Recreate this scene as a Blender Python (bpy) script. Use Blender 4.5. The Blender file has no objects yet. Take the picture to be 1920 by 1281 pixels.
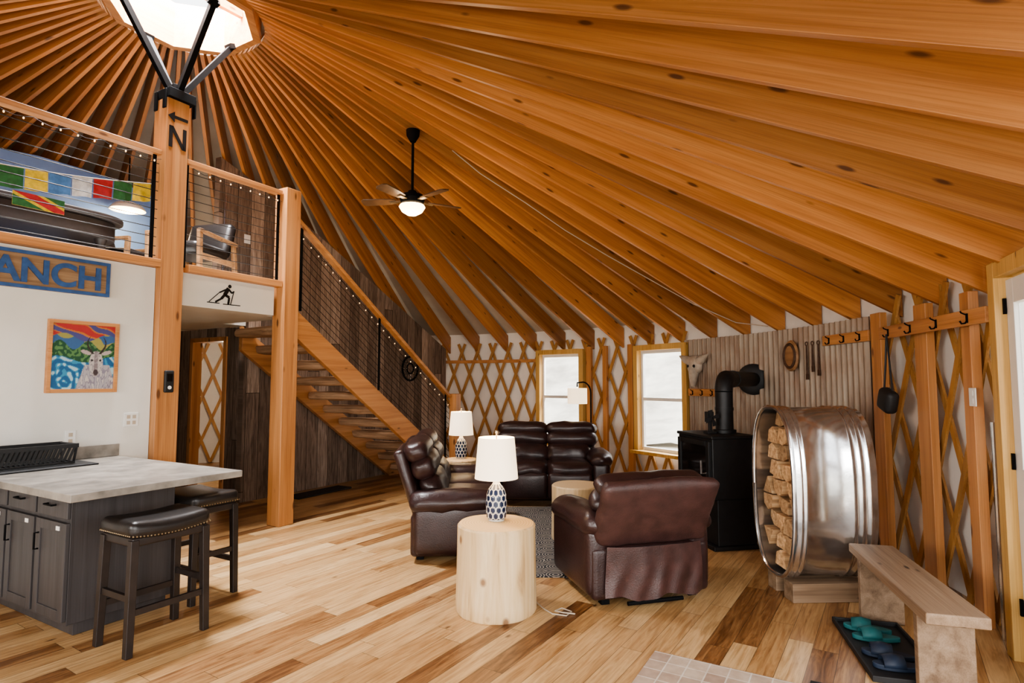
import bpy, bmesh, math, random
from mathutils import Vector, Matrix, noise
random.seed(4)
S=bpy.context.scene; COL=S.collection
pi=math.pi; R_=math.radians
CX,CY=-3.15,5.4          # yurt centre
RW=6.4                   # wall radius
EAVE=2.15; SL=.5115
CAMZ=1.55; PITCH=R_(3.9); F=1100.
HR=R_(60)                # house frame rotation
def H(t,b,z=0): return Vector((CX+.5*t-.866*b, CY+.866*t+.5*b, z))
def ray(px,py):
    dx=(px-960)/F; dz=(640.5-py)/F; c,s=math.cos(PITCH),math.sin(PITCH)
    return Vector((dx,c-dz*s,s+dz*c))
def wphi(px,R=RW):
    k=(px-960)/F; lo,hi=.05,16.
    for _ in range(50):
        m=(lo+hi)/2
        if math.hypot(k*m-CX,m-CY)>R: hi=m
        else: lo=m
    return math.atan2(lo-CY,k*lo-CX)
def pol(r,a,z=0): return Vector((CX+r*math.cos(a),CY+r*math.sin(a),z))
def roofz(r): return EAVE+SL*(RW-r)
def roof_hit(px,py,off=0):
    d=ray(px,py); t=.5
    while t<14:
        p=Vector((0,0,CAMZ))+d*t
        if p.z>roofz(math.hypot(p.x-CX,p.y-CY))-off: return p
        t+=.02
    return p
# ---------------------------------------------------------------- materials
def newmat(name):
    m=bpy.data.materials.new(name); m.use_nodes=True
    nt=m.node_tree; b=nt.nodes['Principled BSDF']; return m,nt,b
def nd(nt,typ,**kw):
    n=nt.nodes.new(typ)
    for k,v in kw.items(): setattr(n,k,v)
    return n
def setin(nt,n,i,v):
    if hasattr(v,'is_linked'): nt.links.new(v,n.inputs[i])
    else: n.inputs[i].default_value=v
def mth(nt,op,a,b=None):
    n=nd(nt,'ShaderNodeMath',operation=op); setin(nt,n,0,a)
    if b is not None: setin(nt,n,1,b)
    return n.outputs[0]
def mix(nt,f,a,b,bt='MIX'):
    n=nd(nt,'ShaderNodeMix',data_type='RGBA',blend_type=bt)
    setin(nt,n,0,f); setin(nt,n,6,a); setin(nt,n,7,b); return n.outputs[2]
def ramp(nt,f,stops):
    n=nd(nt,'ShaderNodeValToRGB'); cr=n.color_ramp
    while len(cr.elements)<len(stops): cr.elements.new(.5)
    for e,(p,c) in zip(cr.elements,stops): e.position=p; e.color=(*c,1) if len(c)==3 else c
    setin(nt,n,0,f); return n.outputs[0]
def noi(nt,vec,scale,detail=4,rough=.55,dist=0):
    n=nd(nt,'ShaderNodeTexNoise'); setin(nt,n,'Vector',vec)
    n.inputs['Scale'].default_value=scale; n.inputs['Detail'].default_value=detail
    n.inputs['Roughness'].default_value=rough; n.inputs['Distortion'].default_value=dist
    return n.outputs['Fac']
def mapp(nt,vec,scale):
    n=nd(nt,'ShaderNodeMapping'); setin(nt,n,'Vector',vec); n.inputs['Scale'].default_value=scale; return n.outputs[0]
def bump(nt,b,h,st=.3,d=.01):
    n=nd(nt,'ShaderNodeBump'); n.inputs['Strength'].default_value=st; n.inputs['Distance'].default_value=d
    setin(nt,n,'Height',h); nt.links.new(n.outputs[0],b.inputs['Normal'])
def objrnd(nt):
    tc=nd(nt,'ShaderNodeTexCoord'); oi=nd(nt,'ShaderNodeObjectInfo'); r=oi.outputs['Random']
    cb=nd(nt,'ShaderNodeCombineXYZ')
    setin(nt,cb,0,mth(nt,'MULTIPLY',r,31.)); setin(nt,cb,1,mth(nt,'MULTIPLY',r,17.)); setin(nt,cb,2,mth(nt,'MULTIPLY',r,53.))
    v=nd(nt,'ShaderNodeVectorMath',operation='ADD'); setin(nt,v,0,tc.outputs['Object']); setin(nt,v,1,cb.outputs[0])
    return v.outputs[0],r
def wood(name,cols,rough=.45,axis='X',gs=1.,knots=.07,rv=.3,dist=.5,kd=(2.6,7.5),lg=.45):
    m,nt,b=newmat(name); v,r=objrnd(nt)
    def sc(a,c): return (a,c,c) if axis=='X' else ((c,a,c) if axis=='Y' else (c,c,a))
    n1=noi(nt,mapp(nt,v,sc(lg*gs,11*gs)),1.5,4,.55,dist)
    c=ramp(nt,n1,[(.27,cols[0]),(.5,cols[1]),(.75,cols[2])])
    n2=noi(nt,mapp(nt,v,sc(.8*gs,75*gs)),2,3,.6)
    c=mix(nt,.45,c,ramp(nt,n2,[(.3,(.5,.44,.38)),(.55,(1,1,1))]),'MULTIPLY')
    if knots:
        vo=nd(nt,'ShaderNodeTexVoronoi'); setin(nt,vo,'Vector',mapp(nt,v,sc(*kd))); vo.inputs['Scale'].default_value=1
        k=ramp(nt,vo.outputs['Distance'],[(knots*.9,(1,1,1)),(knots*1.7,(0,0,0))])
        c=mix(nt,mth(nt,'MULTIPLY',k,.85),c,(cols[0][0]*.22,cols[0][1]*.18,cols[0][2]*.2,1))
    hs=nd(nt,'ShaderNodeHueSaturation'); setin(nt,hs,'Color',c)
    setin(nt,hs,'Value',mth(nt,'ADD',mth(nt,'MULTIPLY',r,rv),1-rv/2))
    nt.links.new(hs.outputs[0],b.inputs['Base Color']); b.inputs['Roughness'].default_value=rough
    bump(nt,b,n2,.15,.004); return m
def planks(name,w,L,stops,iu,iv,rough=.4,gap=.02,grain=(.55,.45,.35),gmix=.6,bst=.3,gdark=.25,spec=.5,wb=.55,knots=0):
    m,nt,b=newmat(name); tc=nd(nt,'ShaderNodeTexCoord'); sp=nd(nt,'ShaderNodeSeparateXYZ'); setin(nt,sp,0,tc.outputs['Object'])
    u,v=sp.outputs[iu],sp.outputs[iv]
    vw=mth(nt,'DIVIDE',v,w); row=mth(nt,'FLOOR',vw)
    w1=nd(nt,'ShaderNodeTexWhiteNoise',noise_dimensions='1D'); setin(nt,w1,'W',row)
    u2=mth(nt,'ADD',u,mth(nt,'MULTIPLY',w1.outputs['Value'],9.)); ul=mth(nt,'DIVIDE',u2,L); pid=mth(nt,'FLOOR',ul)
    cb=nd(nt,'ShaderNodeCombineXYZ'); setin(nt,cb,0,row); setin(nt,cb,1,pid)
    w2=nd(nt,'ShaderNodeTexWhiteNoise',noise_dimensions='2D'); setin(nt,w2,'Vector',cb.outputs[0]); wv=w2.outputs['Value']
    cb2=nd(nt,'ShaderNodeCombineXYZ'); setin(nt,cb2,0,mth(nt,'MULTIPLY',u2,1.5)); setin(nt,cb2,1,mth(nt,'MULTIPLY',v,15.)); setin(nt,cb2,2,mth(nt,'MULTIPLY',wv,60.))
    g=noi(nt,cb2.outputs[0],1.6,5,.62,1.4)
    f=mth(nt,'ADD',mth(nt,'MULTIPLY',wv,wb),mth(nt,'MULTIPLY',g,1.05-wb))
    c=ramp(nt,f,stops)
    cb3=nd(nt,'ShaderNodeCombineXYZ'); setin(nt,cb3,0,mth(nt,'MULTIPLY',u2,2.)); setin(nt,cb3,1,mth(nt,'MULTIPLY',v,70.)); setin(nt,cb3,2,mth(nt,'MULTIPLY',wv,30.))
    g2=noi(nt,cb3.outputs[0],1.,4,.6)
    c=mix(nt,gmix,c,ramp(nt,mth(nt,'MULTIPLY',mth(nt,'ADD',g,g2),.5),[(.34,grain),(.56,(1,1,1))]),'MULTIPLY')
    if knots:
        cb4=nd(nt,'ShaderNodeCombineXYZ'); setin(nt,cb4,0,mth(nt,'MULTIPLY',u2,2.2)); setin(nt,cb4,1,mth(nt,'MULTIPLY',v,5.)); setin(nt,cb4,2,mth(nt,'MULTIPLY',wv,40.))
        vo=nd(nt,'ShaderNodeTexVoronoi'); setin(nt,vo,'Vector',cb4.outputs[0]); vo.inputs['Scale'].default_value=1
        c=mix(nt,ramp(nt,vo.outputs['Distance'],[(knots*.5,(.9,.9,.9)),(knots*1.6,(0,0,0))]),c,(.07,.028,.012,1))
    ga=mth(nt,'LESS_THAN',mth(nt,'FRACT',vw),gap); gb=mth(nt,'LESS_THAN',mth(nt,'FRACT',ul),gap*w/L)
    gg=mth(nt,'MAXIMUM',ga,gb)
    c=mix(nt,mth(nt,'MULTIPLY',gg,1-gdark),c,(.012,.008,.005,1))
    nt.links.new(c,b.inputs['Base Color']); b.inputs['Roughness'].default_value=rough
    b.inputs['Specular IOR Level'].default_value=spec
    bump(nt,b,mth(nt,'SUBTRACT',g2,mth(nt,'MULTIPLY',gg,2.)),bst,.004); return m
def plain(name,rgb,rough=.5,metal=0,var=.15,sc=8,bs=0,bsc=60,emit=None,es=0,coat=0,spec=.5):
    m,nt,b=newmat(name); tc=nd(nt,'ShaderNodeTexCoord')
    n=noi(nt,tc.outputs['Object'],sc,4)
    lo=tuple(max(0,x*(1-var)) for x in rgb); hi=tuple(min(1,x*(1+var)) for x in rgb)
    nt.links.new(ramp(nt,n,[(.3,lo),(.7,hi)]),b.inputs['Base Color'])
    b.inputs['Roughness'].default_value=rough; b.inputs['Metallic'].default_value=metal
    b.inputs['Specular IOR Level'].default_value=spec
    if coat: b.inputs['Coat Weight'].default_value=coat; b.inputs['Coat Roughness'].default_value=.15
    if bs: bump(nt,b,noi(nt,tc.outputs['Object'],bsc,3),bs,.006)
    if emit: b.inputs['Emission Color'].default_value=(*emit,1); b.inputs['Emission Strength'].default_value=es
    return m
def vcol(name,rough=.5,coat=0):
    m,nt,b=newmat(name); a=nd(nt,'ShaderNodeVertexColor'); a.layer_name='Col'
    tc=nd(nt,'ShaderNodeTexCoord')
    n=noi(nt,tc.outputs['Object'],40,3)
    nt.links.new(mix(nt,.2,a.outputs[0],ramp(nt,n,[(.3,(.6,.6,.6)),(.7,(1,1,1))]),'MULTIPLY'),b.inputs['Base Color'])
    b.inputs['Roughness'].default_value=rough; b.inputs['Coat Weight'].default_value=coat; return m
FIRC=[(.31,.114,.031),(.425,.178,.055),(.52,.245,.087)]
M={}
M['rafter']=wood('orange_fir_beam',FIRC,.42,'X',1,.085,.66,.15,(2.4,9),.4)
POST=[(.36,.15,.052),(.50,.23,.085),(.61,.31,.125)]
M['post']=wood('fir_post',POST,.45,'Z',1,.09,.1,.3)
M['fir_x']=wood('fir_board',POST,.45,'X',1,.07,.15,.3)
M['lath']=wood('lattice_wood',[(.34,.155,.05),(.45,.23,.075),(.54,.30,.11)],.55,'Z',1,0,.2)
M['casing']=wood('yellow_pine',[(.50,.28,.08),(.62,.38,.125),(.72,.47,.17)],.45,'Z',1,.05,.1,.3)
M['bench']=wood('brown_plank',[(.21,.105,.045),(.33,.175,.08),(.43,.25,.12)],.55,'X',1,.06,.1)
M['bench2']=wood('weathered_bench_plank',[(.14,.085,.048),(.235,.155,.095),(.32,.225,.15)],.6,'X',1,.07,.1)
M['tread']=wood('rough_log_slab',[(.22,.125,.068),(.46,.285,.165),(.70,.47,.30)],.7,'Y',1.5,0,.3)
M['log']=wood('split_firewood',[(.22,.12,.055),(.45,.28,.14),(.66,.46,.27)],.75,'X',2.2,0,.9)
M['floor']=planks('hickory_floor',.135,1.15,[(.18,(.14,.060,.022)),(.30,(.29,.142,.055)),(.42,(.44,.250,.105)),(.60,(.54,.335,.155)),(.82,(.65,.44,.225))],0,1,.32,.022,(.42,.30,.2),.6,.12,.25,wb=.60,knots=.055)
BARN=[(.15,(.095,.070,.055)),(.4,(.18,.132,.102)),(.6,(.29,.215,.168)),(.85,(.46,.36,.29))]
M['barn_x']=planks('barnwood_long',.2,6,BARN,2,0,.75,.035,(.3,.27,.25),.75,.6,.1,.2)
M['barn_y']=planks('barnwood_return',.2,6,BARN,2,1,.75,.035,(.3,.27,.25),.75,.6,.1,.2)
M['fabric']=plain('quilted_white_fabric',(.82,.78,.72),.9,0,.06,3,.5,9)
M['roof_shaded']=plain('shaded_roof_fabric',(.48,.43,.36),.9,0,.08,3,.5,9)  # white roof fabric, colour darkened to stand for shade between the rafters
M['wallw']=plain('white_paint',(.68,.66,.61),.75,0,.03,4,.05,200)
M['blue']=plain('blue_light_tint',(.16,.30,.66),.7,0,.1,3)  # bluish light on the loft back wall, put into its colour
M['black']=plain('black_steel',(.004,.004,.0045),.7,0,.2,20,spec=.12)
M['matte']=plain('matte_black',(.012,.012,.013),.6,0,.2,20)
M['stove']=plain('stove_black_iron',(.012,.012,.013),.5,.2,.25,14,.12,120)
M['glass_dark']=plain('stove_glass',(.01,.008,.007),.06,0,.2,5)
M['leather']=plain('burgundy_leather',(.030,.013,.012),.36,0,.3,7,.35,90,coat=.1)
M['leather2']=plain('brown_leather_back',(.054,.024,.021),.44,0,.32,9,.45,110,coat=.04)
M['seatleather']=plain('black_seat_leather',(.016,.013,.012),.36,0,.2,12,.15,150)
M['espresso']=plain('espresso_wood',(.018,.012,.010),.45,0,.3,14)
M['fanwood']=plain('fan_blade_walnut',(.085,.048,.026),.3,0,.3,14,coat=.2)
M['brass']=plain('nailhead_brass',(.35,.27,.17),.35,.9,.15,30)
M['counter']=plain('concrete_laminate',(.235,.210,.180),.42,0,.40,7,.04,60)
M['cab']=wood('grey_stained_cabinet',[(.032,.028,.028),(.045,.040,.041),(.060,.054,.055)],.5,'Z',1,0,.06)
M['galv']=plain('galvanised_steel',(.66,.66,.67),.19,.97,.22,6,.08,30)
M['white']=plain('white_plastic',(.72,.71,.68),.45,0,.03,5)
M['lattext']=plain('dark_lettering',(.012,.010,.010),.7,0,.1,5,spec=.2)
M['bluepaint']=plain('sign_blue',(.030,.085,.23),.6,0,.25,20)
M['signwood']=wood('sign_board',[(.13,.075,.04),(.27,.165,.09),(.38,.25,.145)],.6,'X',2,0,.1)
M['cream']=plain('lampshade_linen',(.80,.74,.62),.8,0,.05,30,.1,300,emit=(1,.74,.46),es=.85)
M['glow']=plain('frosted_bulb_glass',(.9,.8,.65),.4,0,.03,10,emit=(1,.70,.36),es=5)
M['bulb']=plain('fairy_bulb',(1,.75,.45),.3,0,.02,10,emit=(1,.58,.24),es=1.0)
M['cable']=plain('dark_cable',(.015,.013,.012),.4,.5,.1,20)
M['bone']=plain('bleached_bone',(.42,.36,.29),.7,0,.2,12,.2,30)
M['teal']=plain('teal_foam',(.012,.11,.115),.6,0,.15,15)
M['navyfoam']=plain('navy_foam',(.012,.022,.045),.6,0,.2,15)
M['rust']=plain('rusty_iron',(.10,.055,.035),.7,.4,.3,20,.2,60)
M['cordm']=plain('cream_cord',(.45,.37,.28),.6,0,.05,10)
M['hill']=plain('snowy_hillside',(.78,.71,.60),.9,0,.32,.9)
M['vcol']=vcol('painted_colours',.55); M['ceramic']=vcol('glazed_ceramic',.25,.4)
for n,c in dict(flag_red=(.42,.03,.035),flag_green=(.03,.13,.04),flag_yellow=(.70,.50,.05),flag_blue=(.08,.20,.45),flag_white=(.62,.62,.64)).items(): M[n]=plain(n,c,.8,0,.25,25)
# corrugated metal : weathered
m,nt,b=newmat('weathered_corrugated'); tc=nd(nt,'ShaderNodeTexCoord'); 
n1=noi(nt,mapp(nt,tc.outputs['Object'],(6,6,.7)),2,5,.6); n2=noi(nt,tc.outputs['Object'],2.5,4)
c=ramp(nt,n1,[(.3,(.14,.075,.042)),(.45,(.25,.178,.120)),(.7,(.34,.275,.205))]); c=mix(nt,ramp(nt,n2,[(.46,(0,0,0)),(.70,(.65,.65,.65))]),c,(.20,.105,.055,1))
nt.links.new(c,b.inputs['Base Color']); b.inputs['Metallic'].default_value=.3; b.inputs['Roughness'].default_value=.5; M['corr']=m
# stump : pale peeled wood, rings on the top
m,nt,b=newmat('peeled_stump'); v,r=objrnd(nt); tc=nd(nt,'ShaderNodeTexCoord')
sp=nd(nt,'ShaderNodeSeparateXYZ'); setin(nt,sp,0,tc.outputs['Object'])
rad=mth(nt,'SQRT',mth(nt,'ADD',mth(nt,'MULTIPLY',sp.outputs[0],sp.outputs[0]),mth(nt,'MULTIPLY',sp.outputs[1],sp.outputs[1])))
rg=mth(nt,'SINE',mth(nt,'ADD',mth(nt,'MULTIPLY',rad,330.),mth(nt,'MULTIPLY',noi(nt,tc.outputs['Object'],5),9.)))
top=ramp(nt,mth(nt,'ADD',mth(nt,'MULTIPLY',rg,.5),.5),[(0,(.56,.39,.20)),(1,(.66,.48,.27))])
side=ramp(nt,noi(nt,mapp(nt,v,(9,9,.8)),1.6,5,.6,.5),[(.30,(.38,.23,.10)),(.46,(.60,.42,.22)),(.7,(.72,.55,.34))])
vo=nd(nt,'ShaderNodeTexVoronoi'); setin(nt,vo,'Vector',mapp(nt,v,(6,6,4.5))); vo.inputs['Scale'].default_value=1
side=mix(nt,ramp(nt,vo.outputs['Distance'],[(.08,(.85,.85,.85)),(.17,(0,0,0))]),side,(.20,.085,.032,1))
ge=nd(nt,'ShaderNodeNewGeometry'); sn=nd(nt,'ShaderNodeSeparateXYZ'); setin(nt,sn,0,ge.outputs['Normal'])
nt.links.new(mix(nt,mth(nt,'GREATER_THAN',sn.outputs[2],.8),side,top),b.inputs['Base Color']); b.inputs['Roughness'].default_value=.6; M['stump']=m
# rug
m,nt,b=newmat('medallion_rug'); tc=nd(nt,'ShaderNodeTexCoord')
vo=nd(nt,'ShaderNodeTexVoronoi'); setin(nt,vo,'Vector',tc.outputs['Object']); vo.inputs['Scale'].default_value=5.5; vo.inputs['Randomness'].default_value=.25
s=mth(nt,'SINE',mth(nt,'MULTIPLY',vo.outputs['Distance'],48.))
nt.links.new(ramp(nt,s,[(.35,(.028,.03,.036)),(.5,(.32,.29,.25))]),b.inputs['Base Color']); b.inputs['Roughness'].default_value=.95; M['rug']=m
# tile
m,nt,b=newmat('entry_tile'); tc=nd(nt,'ShaderNodeTexCoord'); br=nd(nt,'ShaderNodeTexBrick'); br.offset=0
setin(nt,br,'Vector',tc.outputs['Object']); br.inputs['Scale'].default_value=1; br.inputs['Brick Width'].default_value=.105; br.inputs['Row Height'].default_value=.105; br.inputs['Mortar Size'].default_value=.004
br.inputs['Color1'].default_value=(.40,.29,.22,1); br.inputs['Color2'].default_value=(.56,.45,.35,1); br.inputs['Mortar'].default_value=(.66,.60,.52,1)
c=mix(nt,.4,br.outputs[0],ramp(nt,noi(nt,tc.outputs['Object'],14,5),[(.3,(.5,.42,.36)),(.65,(1,1,1))]),'MULTIPLY')
nt.links.new(c,b.inputs['Base Color']); b.inputs['Roughness'].default_value=.5; M['tile']=m
# window glass
m,nt,b=newmat('window_glass'); tr=nd(nt,'ShaderNodeBsdfTransparent'); gl=nd(nt,'ShaderNodeBsdfGlossy'); gl.inputs['Roughness'].default_value=.02
ms=nd(nt,'ShaderNodeMixShader'); ms.inputs[0].default_value=.05; nt.links.new(tr.outputs[0],ms.inputs[1]); nt.links.new(gl.outputs[0],ms.inputs[2])
nt.links.new(ms.outputs[0],nt.nodes['Material Output'].inputs[0]); M['glass']=m
# ---------------------------------------------------------------- mesh helpers
class MB:
    def __init__(s): s.bm=bmesh.new()
    def add(s,vs,fs):
        v=[s.bm.verts.new(p) for p in vs]
        for f in fs:
            try: s.bm.faces.new([v[i] for i in f])
            except ValueError: pass
        return v
    def box(s,c,size,rot=None):
        hx,hy,hz=[a/2 for a in size]; c=Vector(c)
        rm=Matrix.Identity(3) if rot is None else (Matrix.Rotation(rot,3,'Z') if isinstance(rot,(int,float)) else rot)
        vs=[c+rm@Vector((x*hx,y*hy,z*hz)) for x in (-1,1) for y in (-1,1) for z in (-1,1)]
        s.add(vs,[(0,1,3,2),(4,6,7,5),(0,4,5,1),(2,3,7,6),(0,2,6,4),(1,5,7,3)]); return s
    def bar(s,a,b,w,h,up=(0,0,1),taper=1):
        a,b=Vector(a),Vector(b); x=(b-a).normalized(); up=Vector(up)
        if abs(x.dot(up))>.99: up=Vector((0,1,0))
        y=up.cross(x).normalized(); z=x.cross(y)
        vs=[p+y*(i*w/2*k)+z*(j*h/2*k) for p,k in ((a,1),(b,taper)) for i in (-1,1) for j in (-1,1)]
        s.add(vs,[(0,1,3,2),(4,6,7,5),(0,4,5,1),(2,3,7,6),(0,2,6,4),(1,5,7,3)]); return s
    def tube(s,pts,r,n=8):
        pts=[Vector(p) for p in pts]; rs=r if isinstance(r,(list,tuple)) else [r]*len(pts)
        N=None; rings=[]
        for i,p in enumerate(pts):
            t=(pts[min(i+1,len(pts)-1)]-pts[max(i-1,0)]).normalized()
            if N is None: N=t.orthogonal().normalized()
            else: N=(N-t*N.dot(t)).normalized()
            B=t.cross(N)
            rings.append([s.bm.verts.new(p+(N*math.cos(2*pi*k/n)+B*math.sin(2*pi*k/n))*rs[i]) for k in range(n)])
        for a,b in zip(rings,rings[1:]):
            for k in range(n): s.bm.faces.new((a[k],a[(k+1)%n],b[(k+1)%n],b[k]))
        s.bm.faces.new(rings[0][::-1]); s.bm.faces.new(rings[-1]); return s
    def lathe(s,prof,n=32,c=(0,0,0),rot=None,wob=0,seed=0):
        c=Vector(c); rm=rot or Matrix.Identity(3); rings=[]
        for r,z in prof:
            if r<1e-5: rings.append([s.bm.verts.new(c+rm@Vector((0,0,z)))])
            else:
                rr=[]
                for k in range(n):
                    a=2*pi*k/n; q=r*(1+wob*noise.noise(Vector((math.cos(a)*1.6+seed,math.sin(a)*1.6,z*1.2))))
                    rr.append(s.bm.verts.new(c+rm@Vector((q*math.cos(a),q*math.sin(a),z))))
                rings.append(rr)
        for a,b in zip(rings,rings[1:]):
            for k in range(n):
                k2=(k+1)%n
                if len(a)==1 and len(b)==1: break
                if len(a)==1: s.bm.faces.new((a[0],b[k],b[k2]))
                elif len(b)==1: s.bm.faces.new((a[k],a[k2],b[0]))
                else: s.bm.faces.new((a[k],a[k2],b[k2],b[k]))
        return s
    def prism(s,poly,z0,z1,mat=None):
        mat=mat or Matrix.Identity(4); n=len(poly)
        vs=[mat@Vector((x,y,z0)) for x,y in poly]+[mat@Vector((x,y,z1)) for x,y in poly]
        s.add(vs,[tuple(range(n))[::-1],tuple(range(n,2*n))]+[(i,(i+1)%n,n+(i+1)%n,n+i) for i in range(n)]); return s
    def rbox(s,c,size,r,puff=0,rot=None,k=5,wr=0,seed=0):
        h=[a/2 for a in size]; r=min(r,min(h)*.98); c=Vector(c); rm=rot or Matrix.Identity(3)
        pos=[]
        for a in h:
            L=[-a,-a+.3*r,-a+.65*r]+[-(a-r)+2*(a-r)*i/k for i in range(k+1)]+[a-.65*r,a-.3*r,a]; pos.append(L)
        n=len(pos[0]); cache={}
        def V(i,j,l):
            key=(i,j,l)
            if key in cache: return cache[key]
            p=Vector((pos[0][i],pos[1][j],pos[2][l])); q=Vector([max(-(h[a]-r),min(h[a]-r,p[a])) for a in range(3)])
            d=p-q
            if d.length>1e-9: p=q+d.normalized()*r
            if puff:
                f=[1-(p[a]/h[a])**2 for a in range(3)]
                for a in range(3):
                    b1,b2=(a+1)%3,(a+2)%3
                    p[a]+=math.copysign(1,p[a])*puff*max(0,f[b1])*max(0,f[b2])*min(1,abs(p[a])/h[a])
            if wr: p+=p.normalized()*wr*noise.noise(p*9+Vector((seed,seed*2,0)))
            cache[key]=s.bm.verts.new(c+rm@p); return cache[key]
        for a in range(3):
            for side in (0,n-1):
                for i in range(n-1):
                    for j in range(n-1):
                        q=[]
                        for (x,y) in ((i,j),(i+1,j),(i+1,j+1),(i,j+1)):
                            ix=[0,0,0]; ix[a]=side; ix[(a+1)%3]=x; ix[(a+2)%3]=y; q.append(V(*ix))
                        try: s.bm.faces.new(q)
                        except ValueError: pass
        return s
    def build(s,name,mat,parent=None,loc=None,rz=0,bevel=0,sharp=.6,colf=None):
        bm=s.bm; bmesh.ops.recalc_face_normals(bm,faces=bm.faces[:])
        for f in bm.faces: f.smooth=True
        for e in bm.edges:
            if len(e.link_faces)==2 and e.calc_face_angle(0)>sharp: e.smooth=False
        me=bpy.data.meshes.new(name); bm.to_mesh(me); bm.free(); me.materials.append(mat)
        if colf:
            at=me.color_attributes.new('Col','FLOAT_COLOR','POINT')
            for i,v in enumerate(me.vertices): at.data[i].color=(*colf(v.co),1)
        o=bpy.data.objects.new(name,me); COL.objects.link(o)
        if parent: o.parent=parent
        if loc is not None: o.location=loc
        o.rotation_euler.z=rz
        if bevel:
            b=o.modifiers.new('b','BEVEL'); b.width=bevel; b.segments=2; b.limit_method='ANGLE'; b.angle_limit=.6; b.harden_normals=True
        return o
def tag(o,label,cat,group=None,kind=None):
    o['label']=label; o['category']=cat
    if group: o['group']=group
    if kind: o['kind']=kind
    return o
def thing(name,label,cat,loc=(0,0,0),rz=0,group=None):
    o=bpy.data.objects.new(name,None); COL.objects.link(o); o.empty_display_size=.1
    o.location=loc; o.rotation_euler=(0,0,rz); return tag(o,label,cat,group)
def struct(o): o['kind']='structure'; return o
def copy_tree(o,parent=None):
    c=o.copy(); COL.objects.link(c); c.parent=parent
    for ch in list(o.children): copy_tree(ch,c)
    return c
HO=(CX,CY,0)
def hstruct(mb,name,mat,bevel=0): return struct(mb.build(name,mat,None,HO,HR,bevel))
# ---------------------------------------------------------------- shell
fl=MB(); fl.prism([(7.2*math.cos(2*pi*k/72),7.2*math.sin(2*pi*k/72)) for k in range(72)],-.1,0)
struct(fl.build('floor',M['floor'],None,HO,R_(57)))
gd=MB(); gd.box((0,15,-.35),(160,160,.2)); struct(gd.build('ground',M['hill']))
hl=MB(); rows=[]
for i in range(14):
    r=13+i*3.0; rows.append([hl.bm.verts.new((CX+r*math.cos(a),CY+r*math.sin(a),-.3+max(0,i-.3)*1.15+.5*noise.noise(Vector((r*.2,a*6,0))))) for a in [R_(-5+j*5) for j in range(24)]])
for A,B in zip(rows,rows[1:]):
    for j in range(23): hl.bm.faces.new((A[j],A[j+1],B[j+1],B[j]))
struct(hl.build('hillside',M['hill']))
WIN=[(wphi(1092),wphi(1012),.49,2.07),(wphi(1287),wphi(1196),.49,2.07)]   # angles decrease with px
DOORA=(wphi(1906)-R_(9.5),wphi(1906))
holes=[(a,b,z0,z1) for a,b,z0,z1 in WIN]+[(DOORA[0],DOORA[1],0,2.24)]
WT=2.47
def arc_wall(name,a0,a1,r,z0,z1,holes):
    m=MB(); A=sorted(set([a0+(a1-a0)*i/max(1,int((a1-a0)/R_(1.5))) for i in range(int((a1-a0)/R_(1.5))+1)]+[a1]+[x for h in holes for x in h[:2] if a0<x<a1]))
    Z=sorted(set([z0,z1]+[x for h in holes for x in h[2:] if z0<x<z1]))
    g=[[m.bm.verts.new((r*math.cos(a),r*math.sin(a),z)) for z in Z] for a in A]
    for i in range(len(A)-1):
        for j in range(len(Z)-1):
            am=(A[i]+A[i+1])/2; zm=(Z[j]+Z[j+1])/2
            if any(h[0]<am<h[1] and h[2]<zm<h[3] for h in holes): continue
            m.bm.faces.new((g[i][j],g[i+1][j],g[i+1][j+1],g[i][j+1]))
    return struct(m.build(name,M['fabric'],None,HO))
aR0=DOORA[0]-R_(3); aMid=wphi(1400)
wr=arc_wall('wall_right',aR0,aMid,6.52,0,WT,holes)
wf=arc_wall('wall_far',aMid,R_(76.2),6.52,0,WT,holes)
wb=arc_wall('wall_back',R_(76.2),R_(140),6.52,0,WT,[])
wl=arc_wall('wall_left',R_(140),R_(262),6.52,0,WT,[])
def lattice(parent,a0,a1,skip):
    m=MB(); dl=.90/RW; st=.33/RW; n=10
    def ok(a,z): return a0<=a<=a1 and not any(h[0]-.008<a<h[1]+.008 and h[2]-.04<z<h[3]+.04 for h in skip)
    k=a0-dl
    while k<a1+dl:
        for sgn,r in ((1,6.45),(-1,6.43)):
            for i in range(n):
                f0,f1=i/n,(i+1)/n; x0,x1=k+sgn*dl*f0,k+sgn*dl*f1; z0,z1=.02+2.26*f0,.02+2.26*f1
                if ok((x0+x1)/2,(z0+z1)/2):
                    p0=Vector((r*math.cos(x0),r*math.sin(x0),z0)); p1=Vector((r*math.cos(x1),r*math.sin(x1),z1))
                    m.bar(p0,p1,.018,.052,up=(-math.sin(x0),math.cos(x0),.1))
        k+=st
    m.build('lattice',M['lath'],parent)
corrA=(wphi(1636),wphi(1286))
sk=holes+[(corrA[0],corrA[1],-1,3)]
lattice(wr,aR0+R_(1),aMid,sk); lattice(wf,aMid,R_(75.6),sk); lattice(wb,R_(77.5),R_(135),[])
m=MB()
A=[wphi(1008)+ (R_(75)-wphi(1008))*i/8 for i in range(9)]
for a,b in zip(A,A[1:]): m.bar((6.40*math.cos(a),6.40*math.sin(a),1.93),(6.40*math.cos(b),6.40*math.sin(b),1.93),.02,.06)
m.build('band_board',M['fir_x'],wf)
# ceiling fabric
RD=.285
m=MB(); n=160; prof=[(r,roofz(r)+RD*1.123+.06) for r in (.69,2.5,4.5,6.6)]
m.lathe(prof,n); struct(m.build('ceiling',M['roof_shaded'],None,HO))
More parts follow.
